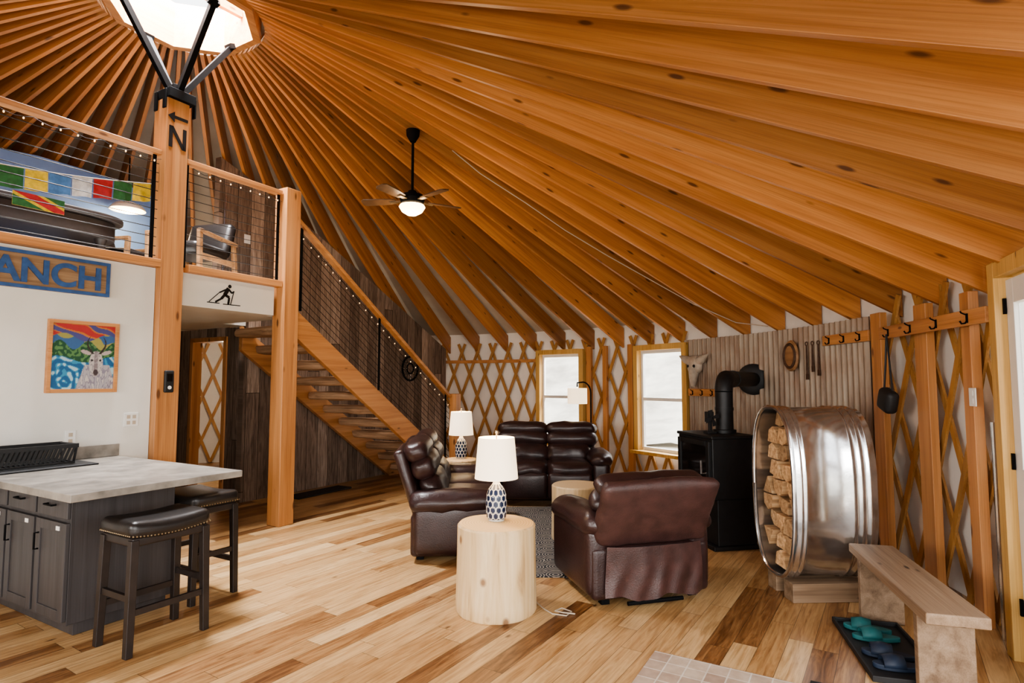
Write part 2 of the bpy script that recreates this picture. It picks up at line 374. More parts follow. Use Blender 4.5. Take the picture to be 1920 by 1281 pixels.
# rafters : vertical cut at the wall
TH=math.atan(SL); r0=.715; L=(6.50-r0)/math.cos(TH)
m=MB(); m.prism([(0,0),(L,0),(L-RD*math.tan(TH),RD),(0,RD)],-.020,.020,Matrix.Rotation(pi/2,4,'X')); raf=m.build('rafter',M['rafter'],bevel=.003)
NR=66
for k in range(NR):
    o=raf if k==0 else raf.copy()
    if k: COL.objects.link(o)
    a=2*pi*(k+.35)/NR
    o.location=pol(r0,a,roofz(r0)); o.rotation_euler=(0,TH,a)
    tag(o,'exposed orange fir rafter running from the wall up to the skylight ring','beam','roof rafters around the skylight')
# skylight ring
rg=thing('skylight_ring','octagonal wooden ring around the bright skylight at the peak of the rafters','skylight',(CX,CY,5.01),HR)
m=MB(); oc=lambda r,k:(r*math.cos(2*pi*k/8+pi/8),r*math.sin(2*pi*k/8+pi/8))
for k in range(8):
    a,b,c,d=oc(.625,k),oc(.625,k+1),oc(.705,k+1),oc(.705,k); m.prism([a,b,c,d],.03,.50)
m.build('ring',M['fir_x'],rg)
m=MB(); m.bar((-.57,.05,.36),(.57,-.05,.36),.05,.08); m.build('crossbar',M['fir_x'],rg)
# ---------------------------------------------------------------- posts, steel bracket
def post(t,b,h,w,label,name='timber_post'):
    m=MB(); m.box((0,0,h/2),(w,w,h)); o=m.build(name,M['post'],None,H(t,b),HR,.008)
    return tag(o,label,'post')
def textmesh(body,size,ext):
    cu=bpy.data.curves.new('lettering','FONT'); cu.body=body; cu.size=size; cu.extrude=ext; cu.align_x='CENTER'; cu.offset=size*.026
    o=bpy.data.objects.new('lettering',cu); COL.objects.link(o); bpy.context.view_layer.update()
    me=bpy.data.meshes.new_from_object(o.evaluated_get(bpy.context.evaluated_depsgraph_get())); bpy.data.objects.remove(o)
    me.transform(Matrix.Rotation(pi/2,4,'X')); return me
def lettering(name,body,size,ext,mat,parent,loc):
    me=textmesh(body,size,ext); me.materials.clear(); me.materials.append(mat)
    o=bpy.data.objects.new(name,me); COL.objects.link(o); o.parent=parent; o.location=loc; return o
PW=.21; P1T,P1B=-.05,.035
Mx=Matrix.Rotation(pi/2,4,'X')
p1=post(P1T,P1B,4.17,PW,'tall square timber post under the skylight with a black letter N and arrow')
m=MB()
for x in (-.064,.064): m.box((x,-PW/2-.003,3.81),(.032,.006,.20))
m.prism([(-.080,.10),(-.044,.10),(.080,-.10),(.044,-.10)],0,.006,Matrix.Translation((0,-PW/2,3.81))@Mx)
m.build('letter_n',M['lattext'],p1)
m=MB()
m.prism([(-.095,0),(-.035,.05),(-.035,.014),(.09,.014),(.09,-.014),(-.035,-.014),(-.035,-.05)],0,.006,Matrix.Translation((0,-PW/2,4.0))@Mx)
o=m.build('arrow',M['lattext'],p1)
post(1.26,0,3.70,PW-.015,'square timber post at the head of the stairs holding the loft railing')
br=thing('steel_bracket','black steel four-arm bracket rising from the post to the skylight ring','bracket',H(P1T*.6,P1B*.6,4.171),HR)
m=MB(); m.box((0,0,.045),(.25,.25,.09)); m.box((0,0,.12),(.1,.1,.1))
for x in (-.14,.14):
    for y in (-.07,.07): m.box((x,y,-.02),(.014,.05,.18))
m.build('cap_plate',M['black'],br,bevel=.004)
for dx,dy in ((1,0),(-1,0),(0,1),(0,-1)):
    m=MB(); m.bar((dx*.05,dy*.05,.1),(dx*.56,dy*.56,.85),.05,.05); m.bar((dx*.51,dy*.51,.82),(dx*.56,dy*.56,.84),.1,.05); m.build('strut',M['black'],br)
# ---------------------------------------------------------------- loft, walls under it
m=MB(); m.prism([(-5.2,.02),(1.12,.02),(1.12,.14),(1.42,.14),(1.42,1.36),(1.74,1.36),(1.74,3.1),(-4.2,3.1)],2.27,2.60); hstruct(m,'floor_loft',M['wallw'])
m=MB(); m.box((-2.68,-.02,2.615),(5.05,.11,.07)); m.box((.63,-.015,2.615),(1.05,.11,.07)); hstruct(m,'trim_1',M['fir_x'],.005)
m=MB(); m.box((-2.88,.055,1.288),(5.44,.11,2.575)); hstruct(m,'wall_kitchen',M['wallw'])
m=MB(); m.prism([(-4.5,2.6),(1.30,2.6)]+[(1.30-5.8*i/12,min(roofz(math.hypot(1.30-5.8*i/12,2.5)),4.6)-.03) for i in range(13)],0,.08,Matrix.Translation((0,2.58,0))@Mx); hstruct(m,'wall_loft',M['blue'])
ts=[1.34+(6.15-1.34)*i/20 for i in range(21)]
poly=[(1.76,0),(6.15,0)]+[(t,roofz(math.hypot(t,1.46))-.015) for t in ts[::-1]]+[(1.34,2.605),(1.76,2.605)]
m=MB(); m.prism(poly,0,.1,Matrix.Translation((0,1.50,0))@Mx); bwall=hstruct(m,'wall_stair',M['barn_x'])
m=MB(); m.box((1.81,1.63,1.13),(.1,.24,2.27)); m.box((1.81,2.85,1.13),(.1,.56,2.27)); m.box((1.81,2.16,2.21),(.1,.82,.12)); hstruct(m,'wall_passage',M['barn_y'])
m=MB()
for bb in (1.785,2.535): m.box((1.81,bb,1.07),(.14,.07,2.15))
m.box((1.81,2.16,2.12),(.14,.82,.06)); hstruct(m,'door_2',M['post'],.004)
# ---------------------------------------------------------------- railings
def railing(name,label,a,b,n,dz0,dz1,midposts,toph=.045):
    T=thing(name,label,'railing',H(a[0],0,0),HR); t0=a[0]
    m=MB(); m.bar((0,0,a[1]-toph/2),(b[0]-t0,0,b[1]-toph/2),.09,toph); m.build('top_rail',M['fir_x'],T,bevel=.005)
    for i in range(n):
        dz=dz0+(dz1-dz0)*i/(n-1); m=MB(); m.tube([(0,0,a[1]-dz),(b[0]-t0,0,b[1]-dz)],.0034,6); m.build('cable',M['cable'],T)
    for f in midposts:
        x=(b[0]-t0)*f; z=a[1]+(b[1]-a[1])*f; m=MB(); m.box((x,0,z-toph-(dz1+.06)/2+.02),(.03,.012,dz1+.02)); m.build('rail_post',M['black'],T)
    return T
railing('loft_railing','long loft railing with dark cables left of the post with the N',(-2.8,3.66),(-.17,3.66),11,.12,.97,(.5,.985))
railing('loft_railing','short loft railing with dark cables between the two timber posts',(.07,3.66),(1.15,3.66),11,.12,.97,(.02,.98))
railing('stair_railing','sloping wooden handrail with dark cables beside the stairs',(1.37,3.42),(4.34,1.335),11,.12,.94,(.03,.47,.97))
def string_lights(label,p0,p1,n,sag):
    T=thing('string_lights',label,'string lights',H(p0[0],-.055,0),HR); t0=p0[0]
    pts=[]
    for i in range(n*2+1):
        f=i/(n*2); pts.append(Vector(((p1[0]-t0)*f,0,p0[1]+(p1[1]-p0[1])*f-abs(math.sin(f*pi*n/2))*sag)))
    m=MB(); m.tube(pts,.0025,5); m.build('cord',M['cable'],T)
    bm0=None
    for i in range(1,n*2,2):
        if bm0 is None:
            m=MB(); m.lathe([(0,-.018),(.006,-.013),(.007,-.005),(.003,0),(0,.001)],8); o=bm0=m.build('bulb',M['bulb'],T)
        else: o=bm0.copy(); COL.objects.link(o); o.parent=T
        o.location=pts[i]-Vector((0,0,.003))
string_lights('warm fairy lights strung below the left loft handrail',(-2.6,3.59),(-.18,3.57),20,.03)
string_lights('warm fairy lights strung between the two timber posts',(.12,3.58),(1.13,3.56),9,.03)
string_lights('warm fairy lights running down the stair railing',(1.38,3.24),(4.3,1.18),26,.02)
# ---------------------------------------------------------------- stairs
zn=lambda t:2.6-.69*(t-1.05)
stc=thing('staircase','open wooden staircase with rough log treads against the barnwood wall','staircase',H(0,0,0),HR)
for bb in (.03,1.22):
    m=MB(); t0,t1=1.375,4.70
    if bb>1: t0=1.60
    poly=[(t0,zn(t0)+.03),(t1,zn(t1)+.05),(t1+.08,0),(t1-.32,0),(t0,zn(t0)-.28)]
    m.prism(poly,0,.07,Matrix.Translation((0,bb+.07,0))@Mx); m.build('stringer',M['fir_x'],stc,bevel=.005)
for k in range(2,13):
    z=2.6-.2*k; t=1.05+.29*k; m=MB()
    m.rbox((t-.02,.66,z-.045),(.28,1.12,.105),.035,.010,k=5,wr=.045,seed=k*3.1); m.build('tread',M['tread'],stc)
post(4.42,-.06,1.36,.13,'short newel post at the foot of the stair railing','newel_post')
# ---------------------------------------------------------------- wall decoration (kitchen side)
sg=thing('ranch_sign','blue bordered wooden sign with big blue carved letters','sign',H(-1.02,-.016,2.40),HR)
m=MB(); m.box((0,0,0),(.94,.03,.285)); m.build('sign_board',M['signwood'],sg,bevel=.003)
m=MB()
for z in (-.13,.13): m.box((0,-.018,z),(.94,.012,.026))
for x in (-.457,.457): m.box((x,-.018,0),(.026,.012,.234))
m.build('sign_border',M['bluepaint'],sg)
lettering('sign_letters','ANCH',.255,.006,M['bluepaint'],sg,(.045,-.02,-.092))
pc=thing('framed_picture','colourful painting of a horned goat in a pale wood frame','picture',H(-.71,-.018,1.75),HR)
m=MB(); 
for x in (-.24,.24): m.box((x,0,0),(.03,.035,.58))
for z in (-.275,.275): m.box((0,0,z),(.45,.035,.03))
m.build('frame',M['fir_x'],pc,bevel=.003)
W,HH=.45,.52; m=MB(); n=110
gv=[[m.bm.verts.new((W*(i/n-.5),0,HH*(j/n-.5))) for j in range(n+1)] for i in range(n+1)]
for i in range(n):
    for j in range(n): m.bm.faces.new((gv[i][j],gv[i+1][j],gv[i+1][j+1],gv[i][j+1]))
def paint(co):
    u=co.x/W+.5; v=co.z/HH+.5; N=lambda a,b,s=0: noise.noise(Vector((u*a,v*b,s)))
    s=math.sin(9*u+5*math.sin(7*v)+3*v+4*N(3,3))
    c=(.42,.04,.04) if s>.3 else ((.50,.18,.04) if s>-.3 else (.07,.07,.22))
    if v<.80+.06*math.sin(9*u): c=(.04,.11,.26) if math.sin(26*v+6*u+5*N(4,4))>0 else (.30,.28,.08)
    if v<.68+.07*math.sin(14*u): c=(.012,.07,.03) if N(20,20)>-.08 else (.09,.20,.07)
    if v<.46+.05*math.sin(7*u+1):
        d=math.hypot(u-.18,v-.12); d2=math.hypot(u-.42,v-.22)
        w=math.sin(46*d+5*N(5,5))+.7*math.sin(40*d2+6*N(7,7,2)); c=(.015,.10,.24) if w>.1 else ((.04,.24,.40) if w>-.7 else (.36,.52,.58))
    if abs(u-.72)<.34*(.98-v) and v<.38: c=(.36,.34,.36) if N(26,10,3)>.05 else ((.22,.20,.25) if N(26,10,3)>-.2 else (.48,.44,.42))
    if ((u-.70)/.115)**2+((v-.40)/.20)**2<1: c=(.46,.42,.40) if abs(u-.70)>.035 else (.20,.17,.18)
    if ((u-.70)/.115)**2+((v-.40)/.20)**2<1 and N(30,30,7)>.15: c=(.30,.27,.28)
    for sx in (-1,1):
        if ((u-.70-sx*.17)/.085)**2+((v-.53-.25*abs(u-.70))/.032)**2<1: c=(.40,.33,.32)
        hx=.70+sx*(.05+.10*math.sin(min(1,max(0,(v-.55)/.27))*pi*.8))
        if .55<v<.82 and abs(u-hx)<.026*(1-(v-.55)/.34): c=(.03,.022,.02)
        if math.hypot((u-.70-sx*.07),(v-.45)*1.2)<.02: c=(.01,.01,.01)
    if math.hypot((u-.70)/.9,(v-.26))<.045: c=(.05,.035,.04)
    return c
m.build('canvas',M['vcol'],pc,(0,-.006,0),colf=paint)
def plate(name,label,t,b,z,w=.075,rz=HR,loc=None,cat='outlet',slots=1):
    T=thing(name,label,cat,loc if loc is not None else H(t,b,z),rz)
    m=MB(); m.box((0,-.004,0),(w,.008,.118)); m.build('cover_plate',M['white'],T,bevel=.003)
    for s in range(slots):
        x=(s-(slots-1)/2)*.046
        for zz in (-.025,.025):
            m=MB(); m.box((x,-.009,zz),(.028,.004,.03)); m.build('socket',M['cordm'] if cat=='outlet' else M['white'],T)
    return T
plate('wall_outlet','double white outlet plate on the white wall beside the tall post',-.317,0,1.22,.12,slots=2)
plate('wall_outlet','white outlet plate on the white wall behind the dish rack',-.77,0,1.10)
plate('wall_outlet','white outlet low on the dark barnwood wall under the stairs',2.55,1.40,.40)
plate('light_switch','white switch plate high on the barnwood wall beside the loft',1.75,1.40,3.42,.09,cat='switch')
kp=thing('keypad','small black keypad fixed to the tall post above the counter','keypad',H(P1T,P1B-PW/2-.001,1.55),HR)
m=MB(); m.rbox((0,-.014,0),(.085,.028,.20),.012); m.build('case',M['matte'],kp)
m=MB(); m.box((0,-.029,.035),(.05,.003,.07)); m.build('screen',M['glass_dark'],kp)
m=MB(); m.lathe([(0,0),(.016,0),(.016,.006),(0,.007)],16,(0,-.027,-.055),Matrix.Rotation(pi/2,3,'X')); m.build('button',M['white'],kp)
# skier silhouette on the loft edge
m=MB(); q=.20
def P(x,y): return Vector((x*q,0,y*q))
def limb(a,b,w,w2=None): m.bar(P(*a),P(*b),.03*q,w*q,up=(0,0,1) if abs(b[1]-a[1])<abs(b[0]-a[0]) else (1,0,0))
m.lathe([(0,-.010),(.016,-.008),(.019,0),(.016,.004),(0,.005)],14,P(.24,.47),Matrix.Rotation(pi/2,3,'X'))
limb((-.03,.0),(.17,.36),.19); limb((-.02,.02),(.22,-.10),.13); limb((.22,-.10),(.18,-.44),.10); limb((-.02,.02),(-.20,-.20),.13); limb((-.20,-.20),(-.52,-.40),.09)
limb((.17,.33),(.36,.14),.08); limb((.36,.14),(.48,.24),.07); limb((.14,.34),(-.12,.20),.08); limb((-.12,.20),(-.30,.10),.07)
limb((.48,.26),(.30,-.47),.03); limb((-.30,.11),(-.85,-.42),.03); limb((-.10,-.47),(.85,-.45),.04); limb((-.95,-.46),(-.30,-.45),.04)
o=m.build('skier_silhouette',M['lattext'],None,H(.54,.016,2.42),HR); tag(o,'small dark cut-out of a cross-country skier on the white loft edge','decoration')
# prayer flags
pf=thing('prayer_flags','row of coloured prayer flags hung along the left loft railing','flags',H(-1.62,.03,0),HR)
zf=lambda x:3.15+.20*x/1.43-.03*math.sin(pi*x/1.43)
m=MB(); m.tube([(1.43*i/12,0,zf(1.43*i/12)) for i in range(13)],.004,6); m.build('cord',M['cordm'],pf)
order=['yellow','red','green','yellow','blue','white','red','green','yellow']
for i,cn in enumerate(order):
    m=MB(); x0=.005+i*.157; w=.147; rows=[]
    for a in range(7):
        x=x0+w*a/6
        rows.append([m.bm.verts.new((x,.012+.012*math.sin(a*1.3+i)*(b/5),zf(x)-.165*b/5+.004*math.sin(a+i))) for b in range(6)])
    for a in range(6):
        for b in range(5): m.bm.faces.new((rows[a][b],rows[a+1][b],rows[a+1][b+1],rows[a][b+1]))
    m.build('flag',M['flag_'+cn],pf)
ff=thing('banner_flag','striped red, yellow and green flag hung below the prayer flags','flag',H(-1.05,.03,2.945),HR)
m=MB(); m.prism([(-.17,-.055),(.17,-.055),(.17,.055),(-.17,.055)],0,.003,Mx); m.build('cloth',M['flag_yellow'],ff)
m=MB(); m.prism([(-.17,.055),(-.02,.055),(.17,-.03),(.17,-.055),(.10,-.055)],.004,.006,Mx); m.build('stripe',M['flag_red'],ff)
m=MB(); m.prism([(.03,.055),(.17,.055),(.17,-.005)],.004,.006,Mx); m.build('stripe',M['flag_green'],ff)
m=MB(); m.prism([(-.17,-.055),(.04,-.055),(-.17,.03)],.004,.006,Mx); m.build('stripe',M['flag_green'],ff)
# ---------------------------------------------------------------- loft furniture
lt=thing('loft_table','dark oval wooden table up in the loft behind the railing','table',H(-.72,1.35,2.60),HR)
m=MB(); ov=[(.85*math.copysign(abs(math.cos(a))**.6,math.cos(a)),.45*math.copysign(abs(math.sin(a))**.6,math.sin(a))) for a in [2*pi*k/48 for k in range(48)]]
m.prism(ov,.56,.62); m.build('table_top',M['espresso'],lt,bevel=.015)
m=MB(); m.prism([(x*.92,y*.9) for x,y in ov],.38,.56); m.build('apron',M['espresso'],lt,bevel=.01)
for x in (-.6,.6):
    for y in (-.26,.26):
        m=MB(); m.lathe([(0,0),(.04,0),(.05,.05),(.035,.10),(.055,.22),(.04,.32),(.06,.38),(0,.38)],14,(x,y,0)); m.build('leg',M['espresso'],lt)
def armchair(label,t,b,rz):
    T=thing('armchair',label,'chair',H(t,b,2.60),HR+rz)
    m=MB(); m.rbox((0,0,.36),(.52,.54,.13),.05,.015); m.build('seat',M['seatleather'],T)
    m=MB(); m.rbox((0,.30,.54),(.52,.12,.42),.05,.015,Matrix.Rotation(-.3,3,'X')); m.build('backrest',M['seatleather'],T)
    for s in (-1,1):
        m=MB(); x=s*.30; m.bar((x,-.3,.52),(x,.33,.49),.05,.035); m.bar((x,-.26,0),(x,-.28,.51),.04,.05); m.bar((x,.34,0),(x,.28,.50),.04,.05); m.bar((x,-.27,.26),(x,.31,.26),.03,.06); m.build('arm_frame',M['bench'],T,bevel=.006)
    return T
armchair('leather armchair with wooden arms in the loft between the timber posts',.62,.75,-1.2)
armchair('leather armchair with wooden arms in the loft left of the N post',.40,1.75,.5)
pl=thing('pendant_lamp','glowing dome lamp hanging in the loft above the dark table','lamp',H(.62,2.1,3.62),HR)
m=MB(); m.lathe([(.19,0),(.185,.02),(.14,.07),(.06,.10),(.0,.105)],28); m.build('lamp_shade',M['white'],pl)
m=MB(); m.lathe([(0,-.035),(.09,-.025),(.15,-.004),(.17,.01),(0,.012)],24); m.build('diffuser',M['glow'],pl)
m=MB(); m.tube([(0,0,.10),(0,0,roofz(math.hypot(.62,2.1))-3.65)],.008,8); m.build('cord',M['black'],pl)
m=MB(); m.tube([(0,0,0),(0,0,1.25)],.014,10); o=m.build('metal_pole',M['galv'],None,H(1.30,1.2,2.60),HR); tag(o,'thin grey pole standing in the loft before the barnwood wall','pole')
# ---------------------------------------------------------------- kitchen
ct=MB(); ct.box((-.94,-.835,.90),(1.06,1.67,.045)); o=ct.build('countertop',M['counter'],None,HO,HR,.004); tag(o,'grey concrete-look countertop of the kitchen peninsula','countertop')
m=MB(); m.box((-1.22,-.012,.975),(1.62,.022,.10)); o=m.build('backsplash',M['counter'],None,HO,HR,.003); tag(o,'low grey backsplash strip behind the dish rack','backsplash')
cb=thing('kitchen_cabinet','dark grey base cabinet with shaker doors under the concrete countertop','cabinet',H(-.985,-.66,0),HR)
m=MB(); m.box((0,0,.48),(.63,1.28,.79)); m.box((.02,0,.045),(.56,1.2,.085)); m.build('body',M['cab'],cb,bevel=.003)
for i in range(3):
    y=-.44+i*.42
    m=MB(); m.box((-.325,y,.79),(.02,.39,.15)); dr=m.build('drawer',M['cab'],cb,bevel=.004)
    m=MB(); m.tube([(-.335,y-.05,.79),(-.36,y-.05,.79),(-.36,y+.05,.79),(-.335,y+.05,.79)],.006,8); m.build('handle',M['black'],dr)
    m=MB(); m.box((-.338,y+.12,.835),(.006,.05,.03)); m.build('latch',M['white'],dr)
    m=MB(); m.box((-.323,y,.40),(.016,.39,.58))
    for s in (-1,1): m.box((-.333,y+s*.165,.40),(.012,.06,.58)); m.box((-.333,y,.40+s*.26),(.012,.27,.06))
    dd=m.build('door',M['cab'],cb,bevel=.003)
    m=MB(); m.tube([(-.338,y+.15,.60),(-.362,y+.15,.60),(-.362,y+.15,.50),(-.338,y+.15,.50)],.006,8); m.build('handle',M['black'],dd)
    m=MB(); m.box((-.341,y-.1,.655),(.005,.04,.025)); m.build('latch',M['white'],dd)
mt=MB(); mt.rbox((0,0,.006),(.66,.40,.012),.005); o=mt.build('drying_mat',M['matte'],None,H(-1.10,-.27,.9235),HR); tag(o,'black drying mat on the countertop under the dish rack','mat')
rk=thing('dish_rack','black dish rack with close-set slanted slats standing on the drying mat','dish rack',H(-1.16,-.24,.9365),HR)
m=MB()
for y in (-.13,.13):
    m.bar((-.29,y,.135),(.29,y,.135),.016,.03); m.tube([(-.27,y,.012),(.27,y,.012)],.006,8)
for x in (-.28,.28): m.tube([(x,-.13,.14),(x,-.09,.012),(x,.09,.012),(x,.13,.14)],.009,8); m.tube([(x,-.13,.14),(x,.13,.14)],.010,8)
m.build('frame',M['matte'],rk)
for i in range(18):
    x=-.26+i*.029; m=MB(); m.bar((x,-.125,.03),(x+.035,-.125,.125),.010,.014); m.bar((x,.125,.03),(x+.035,.125,.125),.010,.014); m.bar((x,-.12,.025),(x,.12,.025),.010,.010); m.build('slat',M['matte'],rk)
# ---------------------------------------------------------------- stools
def stool(label,t,b,rz,grp):
    T=thing('bar_stool',label,'stool',H(t,b,0),HR+rz,grp)
    m=MB(); h=.735
    m.rbox((0,0,h-.045),(.48,.36,.10),.04,.012,k=6)
    for v in m.bm.verts: v.co.z+=.020*(v.co.x/.24)**2-.006
    m.build('seat',M['seatleather'],T)
    m=MB(); m.rbox((0,0,h-.105),(.45,.33,.05),.01); m.build('seat_frame',M['espresso'],T)
    m=MB()
    for i in range(24):
        x=-.23+i*.02
        for y in (-.18,.18): m.lathe([(.006,0),(.004,.004),(0,.005)],6,(x,y,h-.082+.020*(x/.24)**2),Matrix.Rotation(pi/2*(1 if y<0 else -1),3,'X'))
    for i in range(17):
        y=-.16+i*.02
        for x in (-.24,.24): m.lathe([(.006,0),(.004,.004),(0,.005)],6,(x,y,h-.062),Matrix.Rotation(pi/2*(1 if x>0 else -1),3,'Y'))
    m.build('nail_trim',M['brass'],T)
    for sx in (-1,1):
        for sy in (-1,1):
            m=MB(); m.bar((sx*.212,sy*.150,h-.09),(sx*.226,sy*.162,0),.046,.046,up=(0,1,0),taper=.88); m.build('leg',M['espresso'],T,bevel=.004)
    for sy in (-1,1):
        m=MB(); m.bar((-.21,sy*.158,.24),(.21,sy*.158,.24),.022,.035); m.build('stretcher',M['espresso'],T)
    for sx in (-1,1):
        m=MB(); m.bar((sx*.220,-.15,.32),(sx*.220,.15,.32),.022,.035); m.build('stretcher',M['espresso'],T)
    return T
stool('black leather bar stool in front of the end panel of the cabinet, the nearer one',-1.01,-1.70,0,'bar stools at the peninsula')
stool('black leather bar stool tucked behind the peninsula, the farther one',-.44,-1.20,pi/2,'bar stools at the peninsula')
# ---------------------------------------------------------------- seating
def seat_unit(name,label,cat,n,W,loc,rz,aw=.22,rear=False,zk=1.,ah=.55):
    T=thing(name,label,cat,loc,rz); sw=(W-2*aw)/n; L1,L2=M['leather'],M['leather2']
    Z=lambda z:.45+(z-.45)*zk
    m=MB(); m.rbox((0,-.02,.22),(W-.05,.70,.36),.04); m.build('base',L1,T)
    for s in (-1,1):
        x=s*(W/2-aw/2)
        m=MB(); m.rbox((x,-.06,ah/2+.02),(aw,.74,ah-.07),.06,.012); ar=m.build('arm',L1,T)
        m=MB(); m.rbox((x,-.05,ah),(aw+.045,.76,.17),.084,.025,k=6,wr=.03,seed=s); m.build('arm_pad',L1,ar)
    tilt=Matrix.Rotation(-.32 if not rear else -.44,3,'X')
    for i in range(n):
        x=-W/2+aw+sw*(i+.5); bw=sw-.012 if n>1 else sw+.22
        if n>1: xo=(i-.5)*.10; bw=sw+.09
        else: xo=0
        m=MB(); m.rbox((x,-.14,.42),(sw-.012,.62,.20),.07,.03,k=6,wr=.02,seed=i+5); m.build('seat_cushion',L1,T)
        m=MB(); m.rbox((x,-.43,.24),(sw-.02,.10,.32),.04,.015); m.build('footrest',L1,T)
        m=MB(); m.rbox((x,.16,Z(.57)),(sw-.012,.20,.24*zk),.075,.03,tilt,6,.02,i); m.rbox((x+xo,.235,Z(.76)),(bw,.20,.18*zk),.07,.03,tilt,6,.02,i+2); m.rbox((x+xo,.30+.02*rear,Z(.89)+.01*rear),(bw,.20,.16*zk),.065 if rear else .07,.025,tilt,6,.02,i+3)
        m.build('backrest',L1,T)
        m=MB(); m.rbox((x+xo,.355+.03*rear,Z(.62)+.05*rear),(bw-.03 if n>1 else sw+.27,.10,(.60 if not rear else .62)*zk),.04,.014,tilt,8,.022 if rear else .010,i)
        if rear:
            for v in m.bm.verts: v.co.x*=1+.10*(v.co.z-.6)
        m.build('rear_panel',L2 if rear else L1,T)
        if rear:
            m=MB(); g=[]
            for a in range(41):
                u=a/40-.5
                g.append([m.bm.verts.new((u*(sw+.14)*(1+.05*b/10),.412-.012*b/10+(.010*math.sin(a*.75+1.3*math.sin(b*.45))+.016*math.sin(a*.27+.7+.2*b))*(.15+b/10)-.05*abs(u)**3*8,.41-.35*b/10-.02*math.sin(a*.3)*(b/10))) for b in range(11)])
            for a in range(40):
                for b in range(10): m.bm.faces.new((g[a][b],g[a+1][b],g[a+1][b+1],g[a][b+1]))
            m.build('rear_skirt',L2,T,sharp=3)
            m=MB(); m.tube([(-.2,.38,.03),(.22,.38,.03)],.015,8); m.build('base_rail',M['black'],T)
    for xx in (-W/2+.14,W/2-.14):
        for yy in (-.28,.25): m=MB(); m.box((xx,yy,.025),(.06,.06,.05)); m.build('foot',M['black'],T)
    return T
RZ=.0105
seat_unit('leather_recliner','burgundy leather recliner seen from behind beside the wood stove','armchair',1,.96,(.90,4.53,RZ),pi+.27,.19,True,.80)
seat_unit('leather_sofa','dark leather sofa seen end-on, beside the stump with the near lamp','sofa',2,1.76,(-.60,5.98,RZ),pi/2+.07,.20,zk=1.06,ah=.50)
seat_unit('leather_loveseat','dark leather loveseat facing the camera below the left window','sofa',2,1.56,(.47,7.85,RZ),-.06)
m=MB(); m.box((0,0,.005),(1.9,2.6,.01)); o=m.build('area_rug',M['rug'],None,(.52,6.06,0)); tag(o,'dark grey and cream medallion rug between the leather seats','rug')
# stumps
def stump(label,x,y,h,r0,r1,seed,z=0):
    m=MB(); pr=[(0,0),(r0*.97,0),(r0,.015)]+[(r0+(r1-r0)*i/8,.015+(h-.03)*i/8) for i in range(1,9)]+[(r1-.012,h-.003),(r1*.5,h),(0,h)]
    m.lathe(pr,56,wob=.05,seed=seed); o=m.build('stump_table',M['stump'],None,(x,y,z)); return tag(o,label,'side table')
stump('large pale peeled log stump standing in front under the near lamp',-.11,4.13,.58,.284,.272,3)
stump('pale log stump used as coffee table between the recliner and the loveseat',.64,5.88,.53,.25,.25,9,.0105)
stump('slim pale log stump under the far lamp beside the newel post',-.63,7.33,.60,.21,.20,17)
# table lamps
def table_lamp(label,x,y,z):
    T=thing('table_lamp',label,'lamp',(x,y,z),.4)
    key=[(0,0),(.056,0),(.058,.01),(.070,.025),(.074,.10),(.071,.17),(.052,.225),(.026,.255),(.018,.29)]
    pr=[]
    for (a,b),(c,d) in zip(key,key[1:]):
        for i in range(10): f=i/10; pr.append((a+(c-a)*f,b+(d-b)*f))
    pr.append((0,.29))
    def hexc(co):
        if co.z<.012 or co.z>.25: return (.62,.60,.56)
        px=(math.atan2(co.y,co.x)/(2*pi))*11; py=co.z*22
        def md(a,b): return a-b*math.floor(a/b)
        ax,ay=md(px,1)-.5,md(py,1.732)-.866; bx,by=md(px-.5,1)-.5,md(py-.866,1.732)-.866
        g=(ax,ay) if ax*ax+ay*ay<bx*bx+by*by else (bx,by); gx,gy=abs(g[0]),abs(g[1])
        d=max(gx,gx*.5+gy*.866)
        return (.62,.60,.56) if d>.415 else (.008,.018,.055)
    m=MB(); m.lathe(pr,132); m.build('lamp_base',M['ceramic'],T,colf=hexc)
    m=MB(); m.tube([(0,0,.28),(0,0,.60)],.006,8); m.lathe([(0,.60),(.012,.605),(.012,.62),(0,.63)],10); m.build('stem',M['brass'],T)
    m=MB(); m.lathe([(.153,.29),(.128,.575),(.125,.575),(.150,.29),(.153,.29)],40); m.build('lamp_shade',M['cream'],T)
    m=MB(); m.lathe([(0,.36),(.025,.38),(.03,.41),(.014,.45),(0,.45)],14); m.build('bulb',M['glow'],T)
    l=bpy.data.lights.new('lamp_light','POINT'); l.energy=6; l.color=(1,.72,.42); l.shadow_soft_size=.04
    o=bpy.data.objects.new('lamp_light',l); COL.objects.link(o); o.location=(x,y,z+.5)
    return T
table_lamp('navy honeycomb table lamp on the large stump in front',-.11,4.19,.581)
table_lamp('navy honeycomb table lamp on the slim stump by the stairs',-.63,7.33,.601)
fl=thing('floor_lamp','slim black arched floor lamp with hanging shade behind the loveseat','lamp',(1.17,8.75,0))
m=MB(); m.lathe([(0,0),(.13,0),(.13,.02),(.02,.03),(0,.03)],28); m.build('base',M['black'],fl)
m=MB(); m.tube([(0,0,.02),(0,0,1.38)]+[(-.12+.12*math.cos(a),0,1.38+.16*math.sin(a)) for a in [pi/2*i/8 for i in range(1,9)]]+[(-.2,0,1.53),(-.2,0,1.47)],.012,8); m.build('pole',M['black'],fl)
m=MB(); m.lathe([(.145,1.22),(.145,1.45),(.142,1.45),(.142,1.22),(.145,1.22)],32,(-.2,0,0)); m.build('lamp_shade',M['cream'],fl)
m=MB(); m.lathe([(0,1.28),(.03,1.31),(.02,1.38),(0,1.47)],12,(-.2,0,0)); m.build('bulb',M['glow'],fl)
